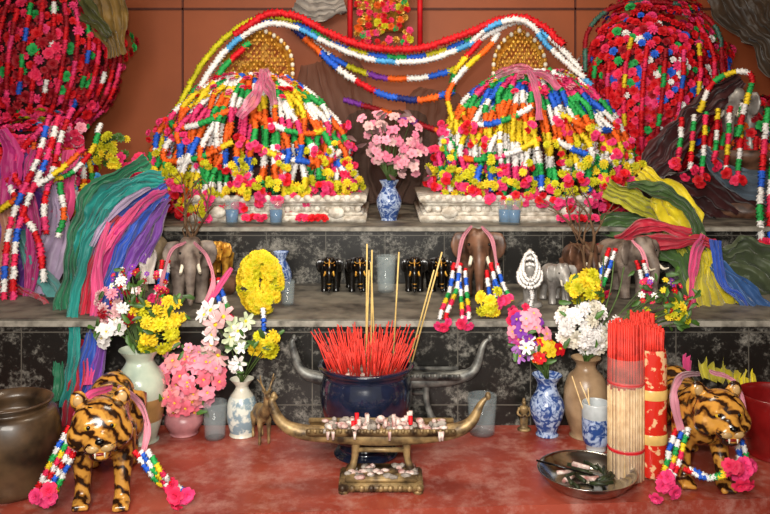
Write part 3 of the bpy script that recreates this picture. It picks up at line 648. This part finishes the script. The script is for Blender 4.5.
drape('elephant_bead_garland', [([(457, 265, .12), (453, 290, .06), (445, 310, -.02), (443, 318, -.03)], multi), ([(462, 270, .12), (464, 295, .05), (466, 318, -.03)], multi), ([(494, 265, .12), (500, 285, .08), (508, 300, .05)], multi), ([(490, 272, .12), (492, 290, .08), (494, 302, .05)], multi)],
      [([(472, 226, .2, 2), (462, 240, .16, 4), (456, 268, .11, 4)], rib), ([(482, 226, .2, 2), (492, 240, .16, 4), (497, 268, .11, 4)], rib)])
drape('elephant_bead_garland', [([(165, 262, .1), (163, 280, .08), (158, 300, .04)], multi), ([(215, 280, .08), (222, 300, .04), (225, 312, .0)], multi)],
      [([(186, 242, .1, 2), (172, 250, .07, 3.5), (164, 272, .06, 3.5), (158, 298, .04, 4)], rib), ([(194, 242, .1, 2), (207, 256, .07, 3.5), (213, 282, .05, 5), (204, 308, .02, 5)], rib), ([(232, 268, .08, 4), (218, 288, .05, 6), (208, 304, .01, 5)], SPNK)])
drape('elephant_bead_garland', [([(612, 250, .1), (606, 268, .08), (600, 285, .06)], multi), ([(640, 262, .08), (646, 282, .06)], multi)], [([(632, 240, .14, 2), (643, 254, .1, 4), (650, 288, .06, 5)], rib)])
b = MB(); cluster(b, W(490, 302, .0), 14, .03, .016, MUM, (YEL, YGR)); cluster(b, W(516, 316, .0), 8, .026, .017, ROSE, (HOT, PINK)); b.build('yellow_pink_posy')
b = MB(); cluster(b, W(583, 286, .04), 30, .042, .017, MUM, (YEL, YGR)); b.build('yellow_posy')
def tree(name, px, Y, z, h, seed):
    rs = random.Random(seed); b = MB()
    def br(p, d, L, r, lv):
        q = p+d*L; mid = (p+q)/2+np.array([rs.uniform(-1, 1), rs.uniform(-1, 1), 0])*L*.1; tube(b, [p, mid, q], [r, r*.85, r*.65], TWIG, 6, seg=3)
        if lv:
            for i in range(3): br(q if i < 2 else mid, nrm(d+np.array([rs.uniform(-.9, .9), rs.uniform(-.5, .3), rs.uniform(-.1, .4)])), L*.68, r*.6, lv-1)
    br(np.array((X(px, Y), Y, z)), np.array([0, 0, 1.]), h*.42, .009, 3)
    return b.build(name)
tree('dried_branch', 192, .4, Z1, .38, 3); tree('dried_branch', 592, .2, Z1, .36, 8)
# ---------------------------------------------------------------- table : vases
b = MB(); mo = vase(b, 140, -.107, 0, [(0, 0), (18, 0), (17, 4), (22, 22), (25, 45), (24, 62), (15, 76), (14, 82), (21, 91)], [CELAD]*15+[mat('orange_glaze', '#b08a54', .3)]*5+[CELAD]*20)
flowers(b, mo, -.1, [(118, 305, 22, 26, 26, 6, MUM, (WHT, LPINK, DRED, BL), None), (152, 328, 28, 24, 40, 6.5, MUM, (YEL, YGR, YEL), None), (140, 290, 34, 26, 34, 3.5, DAISY, (WHT, RED, PUR, PINK, DRED), YEL), (108, 328, 12, 18, 10, 7, ORCH, (WHT,), YEL), (165, 310, 20, 16, 12, 6, MUM, (YEL,), None)], 44, depth=.08)
b.build('vase_with_mixed_flowers')
SAL = mat('plastic_salmon', '#f4989a', .6); RSY = mat('plastic_rosy', '#ee7084', .6)
b = MB(); mo = vase(b, 184, -.06, 0, [(0, 0), (13, 0), (14, 3), (19, 12), (17, 20), (9, 26), (10, 29)], PNKC)
flowers(b, mo, -.08, [(188, 378, 34, 26, 50, 8.5, ORCH, (LPINK, SAL, LPINK, RSY), YEL), (182, 402, 26, 14, 16, 8, ORCH, (SAL, RSY), YEL), (180, 352, 20, 8, 8, 6, ORCH, (LPINK,), YEL)], 12, depth=.07)
b.build('vase_with_pink_flowers')
b = MB(); mo = vase(b, 242, -.07, 0, [(0, 0), (12, 0), (12, 4), (15, 18), (14, 34), (7, 46), (7, 50), (12, 56)], [CREAM]*10+[mat('cream_blue', '#d2d6cc', .25, hex2='#7f95a0', scale=45, contrast=(.45, .55))]*12+[CREAM]*20)
flowers(b, mo, -.08, [(222, 328, 24, 28, 13, 11, LILY, (WHT, BL, mat('plastic_palegreen', '#d4e0b8', .6)), YEL), (242, 356, 10, 18, 4, 8, LILY, (WHT,), None), (268, 342, 12, 8, 7, 6, MUM, (YEL, YGR), None)], 12, depth=.06)
b.build('vase_with_white_lilies')
cup('drinking_glass', 215, -.09, 0, 12, 36, GLASS)
b = MB(); k = K(-.4); lathe(b, sm([(0, 0), (30*k, 0), (38*k, 20*k), (46*k, 55*k), (42*k, 78*k), (34*k, 84*k), (39*k, 90*k), (36*k, 91*k), (30*k, 84*k), (32*k, 70*k), (0, 68*k)]), BRNP, (X(12, -.4), -.4, 0), 44)
b.build('large_ceramic_jar')
b = MB(); k = K(-.2); lathe(b, sm([(0, 0), (26*k, 0), (26*k, 6*k), (34*k, 30*k), (37*k, 58*k), (34*k, 58*k), (30*k, 30*k), (0, 10*k)]), mat('red_bowl', '#841414', .3, coat=.4), (X(777, -.2), -.2, 0), 40); b.build('red_offering_bowl')
b = MB(); mo = vase(b, 547, -.07, 0, [(0, 0), (11, 0), (10, 5), (16, 20), (17, 32), (11, 44), (10, 52), (15, 60)], PORC)
flowers(b, mo, -.08, [(530, 333, 18, 20, 20, 7, ORCH, (mat('plastic_magenta', '#c8408c'), PUR, LPINK, LPINK), YEL), (546, 352, 16, 14, 14, 7, ORCH, (ORG, YEL, RED), YEL), (527, 350, 10, 12, 6, 8, LILY, (WHT, mat('plastic_violet', '#a868b8')), YEL)], 18, depth=.05)
b.build('vase_with_orchids')
b = MB(); mo = vase(b, 586, -.075, 0, [(0, 0), (16, 0), (15, 4), (21, 22), (22, 42), (18, 58), (11, 66), (10, 72), (15, 78)], TANC)
flowers(b, mo, -.09, [(588, 326, 30, 24, 50, 8, MUM, (WHT, WHT, mat('plastic_cream', '#e0d8c4', .6)), None), (584, 292, 14, 10, 14, 7, MUM, (YEL, YGR), None)], 12, depth=.06)
for q in range(3): tube(b, [mo, W(600+q*8, 300, -.07), W(604+q*10, 255+q*6, -.05)], .002, STEM, 5)
flowers(b, mo, -.04, [(660, 300, 30, 24, 34, 3.5, DAISY, (WHT, PINK, YEL, PUR, RED, YGR), YEL), (680, 312, 12, 14, 12, 5, MUM, (YEL, YGR), None)], 50, depth=.04)
b.build('vase_with_white_chrysanthemums')
b = MB(); k = K(-.17); PW = mat('plain_white_porcelain', '#c0c6c8', .2)
lathe(b, sm([(0, 0), (9*k, 0), (10*k, 4*k), (13.5*k, 14*k), (14*k, 44*k), (12.6*k, 44*k), (12*k, 14*k), (0, 6*k)]), [PW]*12+[PORC]*6+[PW]*30, (X(596, -.17), -.17, 0), 32)
for q in range(3): tube(b, [(X(596, -.17)+R(-.02, .02), -.17, .03), W(572+q*8, 376+q*6, -.18)], .0016, STKB, 5, smooth=False)
b.build('porcelain_cup_with_sticks')
cup('drinking_glass', 482, -.06, 0, 15, 38, GLASS)
figurine('small_bronze_figurine', 524, -.04, 0, .085, BRASS)
e = empty('deer_figurine', (X(262, -.12), -.12, 0), radians(25)); b = MB(); s = .15
def q_(p): return np.array(p)*s
ell(b, q_((0, .05, .5)), q_((.13, .28, .15)), BRASS, ICO3); tube(b, q_([(0, -.15, .55), (0, -.27, .72), (0, -.3, .88)]), q_([.11, .07, .06]), BRASS, 10); ell(b, q_((0, -.36, .92)), q_((.06, .13, .065)), BRASS, ICO3)
for q in (-1, 1):
    tube(b, q_([(q*.08, -.12, .45), (q*.08, -.14, .22), (q*.08, -.13, 0)]), q_([.06, .035, .035]), BRASS, 8); tube(b, q_([(q*.08, .24, .47), (q*.09, .2, .3), (q*.08, .29, .18), (q*.08, .26, 0)]), q_([.08, .05, .032, .035]), BRASS, 8)
    ell(b, q_((q*.07, -.27, .99)), q_((.03, .02, .06)), BRASS, ICO2)
o = b.build('body', loc=(0, 0, 0), parent=e); remesh(o, .0035, 2)
b = MB()
for q in (-1, 1): tube(b, q_([(q*.03, -.3, .97), (q*.09, -.27, 1.1), (q*.12, -.3, 1.25)]), q_([.02, .016, .008]), BRASS, 6); tube(b, q_([(q*.09, -.27, 1.1), (q*.16, -.26, 1.18)]), q_([.014, .007]), BRASS, 6); ell(b, q_((q*.045, -.4, .94)), .01*s*1.4, BLK, ICO1)
b.build('antlers', loc=(0, 0, 0), parent=e)
# ---------------------------------------------------------------- incense pot
yp = -.19; k = K(yp); c = (X(366, yp), yp, 0); b = MB()
lathe(b, sm([(0, 0), (30*k, 0), (30*k, 4*k), (26*k, 8*k), (34*k, 22*k), (44*k, 45*k), (46*k, 66*k), (43*k, 80*k), (47*k, 86*k), (48*k, 89*k), (44*k, 90*k), (41*k, 84*k), (40*k, 78*k)]), NAVYC, c, 48)
lathe(b, [(0, 82*k), (20*k, 82*k), (41*k, 78*k)], ASH, c, 32)
for i in range(270):
    a = R(0, 6.283); r = sqrt(random.random())*36*k; p = np.array((c[0]+r*cos(a), yp+r*sin(a), 79*k)); L = R(24, 48)*k
    d = nrm([cos(a)*r/(34*k)*.5+R(-.18, .18), sin(a)*r/(34*k)*.45+R(-.15, .15), 1]); tube(b, [p, p+d*L], .00135, STKR, 5, smooth=False)
    if i % 9 == 0: ell(b, p+[0, 0, .004], (.012, .012, .006), WAX, ICO1)
for x0, x1, yt in ((366, 367, 244), (371, 372, 250), (375, 371, 262), (393, 399, 252), (412, 442, 252), (366, 369, 270), (409, 434, 270)):
    tube(b, [W(x0, 362, yp), W(x1, yt, yp-.01)], .0022, STKY, 6, smooth=False)
b.build('incense_pot')
# ---------------------------------------------------------------- boat-shaped candle holders
def boat(name, cx, Y, z0, ztop, half, tip, m, sx0, wax=True, standw=.095):
    b = MB(); x0 = X(cx, Y)
    def p(x, z): return (x0+x, Y, z)
    h = ztop
    pts = [p(-half*.97, tip), p(-half*1.02, tip-.015), p(-half*.93, h+.018), p(-half*.74, h-.004), p(-half*.4, h-.01), p(0, h-.013), p(half*.4, h-.01), p(half*.68, h-.002), p(half*.84, h+.018), p(half*.93, tip-.02), p(half, tip)]
    tube(b, pts, [.004, .009, .013, .017, .02, .022, .02, .017, .013, .008, .003], m, 14, flat=1.)
    box(b, p(0, h+.002), (half*1.35, .07, .010), m, .003)
    for q in (-1, 1): box(b, (x0, Y+q*.036, h+.008), (half*1.38, .006, .014), m, .002)
    for q in (-1, 1): ell(b, p(q*half, tip), (.007, .007, .01), m)
    for i in range(24): ell(b, (x0-half*.66+half*1.32*i/23, Y-.04, h+.012), (.0055, .004, .006), m, ICO1)
    for q in (-1, 1):
        tube(b, [p(q*sx0, h-.02), p(q*sx0*1.05, (h+z0)/2), p(q*sx0*1.2, z0+.03)], [.012, .008, .011], m, 8)
    tube(b, [p(-sx0, h-.045), p(sx0, h-.045)], .006, m, 8, smooth=False)
    box(b, p(0, z0+.012), (standw*2, .1, .016), m, .003); box(b, p(0, z0+.026), (standw*1.7, .08, .014), m, .003)
    for i in range(9): ell(b, (x0-standw*.9+standw*1.8*i/8, Y-.05, z0+.013), (.008, .006, .009), m, ICO1)
    for q in (-1, 1):
        for t in (-1, 1): lathe(b, [(.0, 0), (.012, 0), (.009, .008), (0, .008)], m, (x0+q*standw*.88, Y+t*.04, z0), 10)
    if wax:
        for i in range(120):
            x = R(-.9, .9)*half*.64; ell(b, (x0+x, Y+R(-.036, .03), h+.006+R(0, .014)), (R(.004, .012), R(.004, .01), R(.003, .009)), random.choice((WAX, WAX, ASH)), ICO2)
        for i in range(12):
            x = R(-.5, .5)*half*.6; hh = R(.008, .026); lathe(b, [(.005, 0), (.0048, hh), (0, hh)], WAX if i % 4 else RED, (x0+x, Y+R(-.02, .02), h+.016), 8)
        for i in range(6): x = R(-.9, .9)*half*.64; tube(b, [(x0+x, Y-.041, h+.012), (x0+x, Y-.043, h-R(.0, .01))], [.0045, .003], WAX, 6)
        for i in range(40):
            x = R(-.95, .95)*standw*.85; ell(b, (x0+x, Y+R(-.04, .03), z0+.034), (R(.006, .014), R(.006, .012), R(.003, .007)), random.choice((WAX, ASH)), ICO1)
    return b.build(name)
boat('candle_holder_boat', 381, -.37, 0, .811-(430-130)*K(-.37), 107*K(-.37), .811-(396-130)*K(-.37), BRASS, 25*K(-.37))
boat('candle_holder_boat', 392, -.045, 0, .811-(376-130)*K(-.045), 98*K(-.045), .811-(338-130)*K(-.045), PEWT, .09, wax=False, standw=.11)
# ---------------------------------------------------------------- incense bundles
def bundle(b, cx, Y, r, h, redfrom, n, z=0.):
    for i in range(n):
        a = i*2.39996; q = sqrt((i+.5)/n)*r; x = X(cx, Y)+q*cos(a); y = Y+q*sin(a); hh = h*R(.97, 1.01); zr = redfrom*R(.97, 1.03)
        tube(b, [(x, y, z), (x, y, zr)], .0031, STKB, 5, smooth=False); tube(b, [(x, y, zr-.002), (x+R(-.002, .002), y+R(-.002, .002), hh)], .0028, STKR, 5, smooth=False)
b = MB(); Yb = -.33; k = K(Yb); bundle(b, 626, Yb, 17*k, 155*k, 92*k, 120)
for z in (96, 30): lathe(b, [(17.6*k, (z-2)*k), (18.6*k, z*k), (17.6*k, (z+2)*k)], RED, (X(626, Yb), Yb, 0), 28)
lathe(b, [(17.8*k, 1*k), (18.4*k, 60*k), (18.4*k, 118*k), (18.8*k, 121*k)], mat('clear_sleeve', '#f4d8cc', .12, alpha=.2, coat=.5), (X(626, Yb), Yb, 0), 28)
b.build('incense_stick_bundle')
b = MB(); bundle(b, 655, Yb, 8*k, 150*k, 120*k, 40); bundle(b, 649, Yb+.012, 8*k, 152*k, 120*k, 40)
WR = mat('printed_red_wrapper', '#cc2a1c', .25, hex2='#e8b888', scale=38, contrast=(.42, .46), coat=.5)
lathe(b, [(12.2*k, 2*k), (13.6*k, 5*k), (13.8*k, 60*k), (13.6*k, 118*k), (12.6*k, 128*k)], WR, (X(653, Yb), Yb, 0), 28, sy=.8)
for z in (40, 84): lathe(b, [(13.7*k, (z-5)*k), (14.3*k, (z-4)*k), (14.3*k, (z+4)*k), (13.7*k, (z+5)*k)], mat('wrapper_gold_band', '#e8c070', .3), (X(653, Yb), Yb, 0), 28, sy=.8)
b.build('incense_packet')
b = MB(); Yb = -.25; k = K(Yb); bundle(b, 642, Yb, 12*k, 150*k, 70*k, 60); b.build('incense_stick_bundle')
# ---------------------------------------------------------------- metal bowl with offerings
Yb = -.375; k = K(Yb); c = np.array((X(587, Yb), Yb, 0)); b = MB(); ST = mat('stainless_steel', '#b4b2ae', .18, 1., var=.1)
lathe(b, sm([(0, .004), (.05, .002), (.075, .006), (.095, .022), (.107, .036), (.112, .037), (.109, .033), (.098, .02), (.078, .003), (.05, 0.0), (0, 0)], 4), ST, c, 56)
DG = mat('dark_leaf_offering', '#2c3818', .5, hex2='#141a0c', scale=60)
for i in range(26):
    a = R(0, 6.28); r = sqrt(R(0, 1))*.06; p = c+[r*cos(a), r*sin(a), .014+R(0, .01)]
    tube(b, [p-np.array([cos(a+1)*.02, sin(a+1)*.02, 0]), p+np.array([cos(a+1)*.02, sin(a+1)*.02, .003])], .0045, DG if i % 4 else WAX, 6, smooth=False)
tube(b, [c+[-.11, .03, .045], c+[.02, .0, .022]], .0022, BLK, 6, smooth=False)
b.build('steel_offering_bowl')
# ---------------------------------------------------------------- tigers and their garlands
tiger('tiger_statue', (X(106, -.38), -.37, 0), .262, radians(13), radians(6))
tiger('tiger_statue', (X(692, -.3), -.28, 0), .25, radians(-2), radians(4))
def tgar(name, strands, ribs):
    b = MB()
    for pts, n in strands:
        for o in range(n):
            P = garland(b, [W(p[0]+(o-(n-1)/2)*6.2, p[1], p[2]) for p in pts], multi, .0078, 2, off=o*3)
        cluster(b, W(pts[-1][0], pts[-1][1]+4, pts[-1][2]-.01), 6, .022, .017, ROSE, (HOT, PINK, HOT))
    for pts, m in ribs: sash(b, pts, m, 2, .004, 10, crumple=.6)
    return b.build(name)
tgar('tiger_bead_garland', [([(78, 428, -.5), (66, 450, -.5), (54, 475, -.5), (44, 494, -.5)], 4), ([(142, 452, -.52), (154, 470, -.52), (166, 484, -.5), (180, 491, -.49)], 3)],
     [([(112, 388, -.42, 6), (92, 394, -.47, 9), (80, 410, -.49, 10), (76, 432, -.5, 7)], SPNK), ([(118, 386, -.42, 4), (138, 400, -.47, 6), (147, 425, -.5, 7), (143, 456, -.52, 5)], rib)])
tgar('tiger_bead_garland', [([(682, 430, -.44), (676, 448, -.45), (672, 466, -.45), (664, 482, -.46)], 3), ([(736, 435, -.44), (742, 452, -.44), (742, 466, -.44)], 2), ([(688, 470, -.49), (712, 478, -.5), (736, 468, -.49)], 2)],
     [([(700, 374, -.34, 4), (682, 376, -.42, 6), (672, 396, -.44, 8), (680, 430, -.45, 6)], rib), ([(710, 370, -.34, 3), (734, 382, -.4, 4), (742, 408, -.43, 5), (738, 436, -.44, 5)], rib)])
# ---------------------------------------------------------------- light, world, camera
def area(name, loc, tgt, size, e, col, spread=180):
    l = bpy.data.lights.new(name, 'AREA'); l.shape = 'RECTANGLE'; l.size = size[0]; l.size_y = size[1]; l.energy = e; l.color = col; l.spread = radians(spread)
    o = bpy.data.objects.new(name, l); bpy.context.scene.collection.objects.link(o); o.location = loc
    o.rotation_euler = (Vector(tgt)-Vector(loc)).to_track_quat('-Z', 'Y').to_euler(); return o
area('doorway_daylight', (-.35, -2.6, 1.5), (0, .4, .5), (1.1, 1.0), 24, (1., .94, .85), 95)
area('overhead_fill', (.1, -.2, 2.25), (.0, .7, .4), (.8, .5), 15, (1., .86, .68), 130)  # soft warm fill added overhead, not a fitting of the room
l = bpy.data.lights.new('camera_flash', 'SPOT'); l.energy = 105; l.spot_size = radians(80); l.spot_blend = 1.; l.shadow_soft_size = .035; l.color = (1., .97, .91)
o = bpy.data.objects.new('camera_flash', l); bpy.context.scene.collection.objects.link(o); o.location = (-.04, -2.15, .93)
o.rotation_euler = (Vector((0, .4, .45))-Vector(o.location)).to_track_quat('-Z', 'Y').to_euler()
w = bpy.data.worlds.new('world'); bpy.context.scene.world = w; w.use_nodes = True
w.node_tree.nodes['Background'].inputs[0].default_value = (1, .9, .8, 1); w.node_tree.nodes['Background'].inputs[1].default_value = .4
cam = bpy.data.cameras.new('camera'); co = bpy.data.objects.new('camera', cam); bpy.context.scene.collection.objects.link(co)
cam.sensor_width = 36; cam.lens = F/770*36; co.location = (0, -CD, H); co.rotation_euler = (pi/2, 0, 0); cam.shift_y = -(257-HY)/770; cam.clip_start = .05
bpy.context.scene.camera = co
bpy.context.scene.view_settings.view_transform = 'Standard'
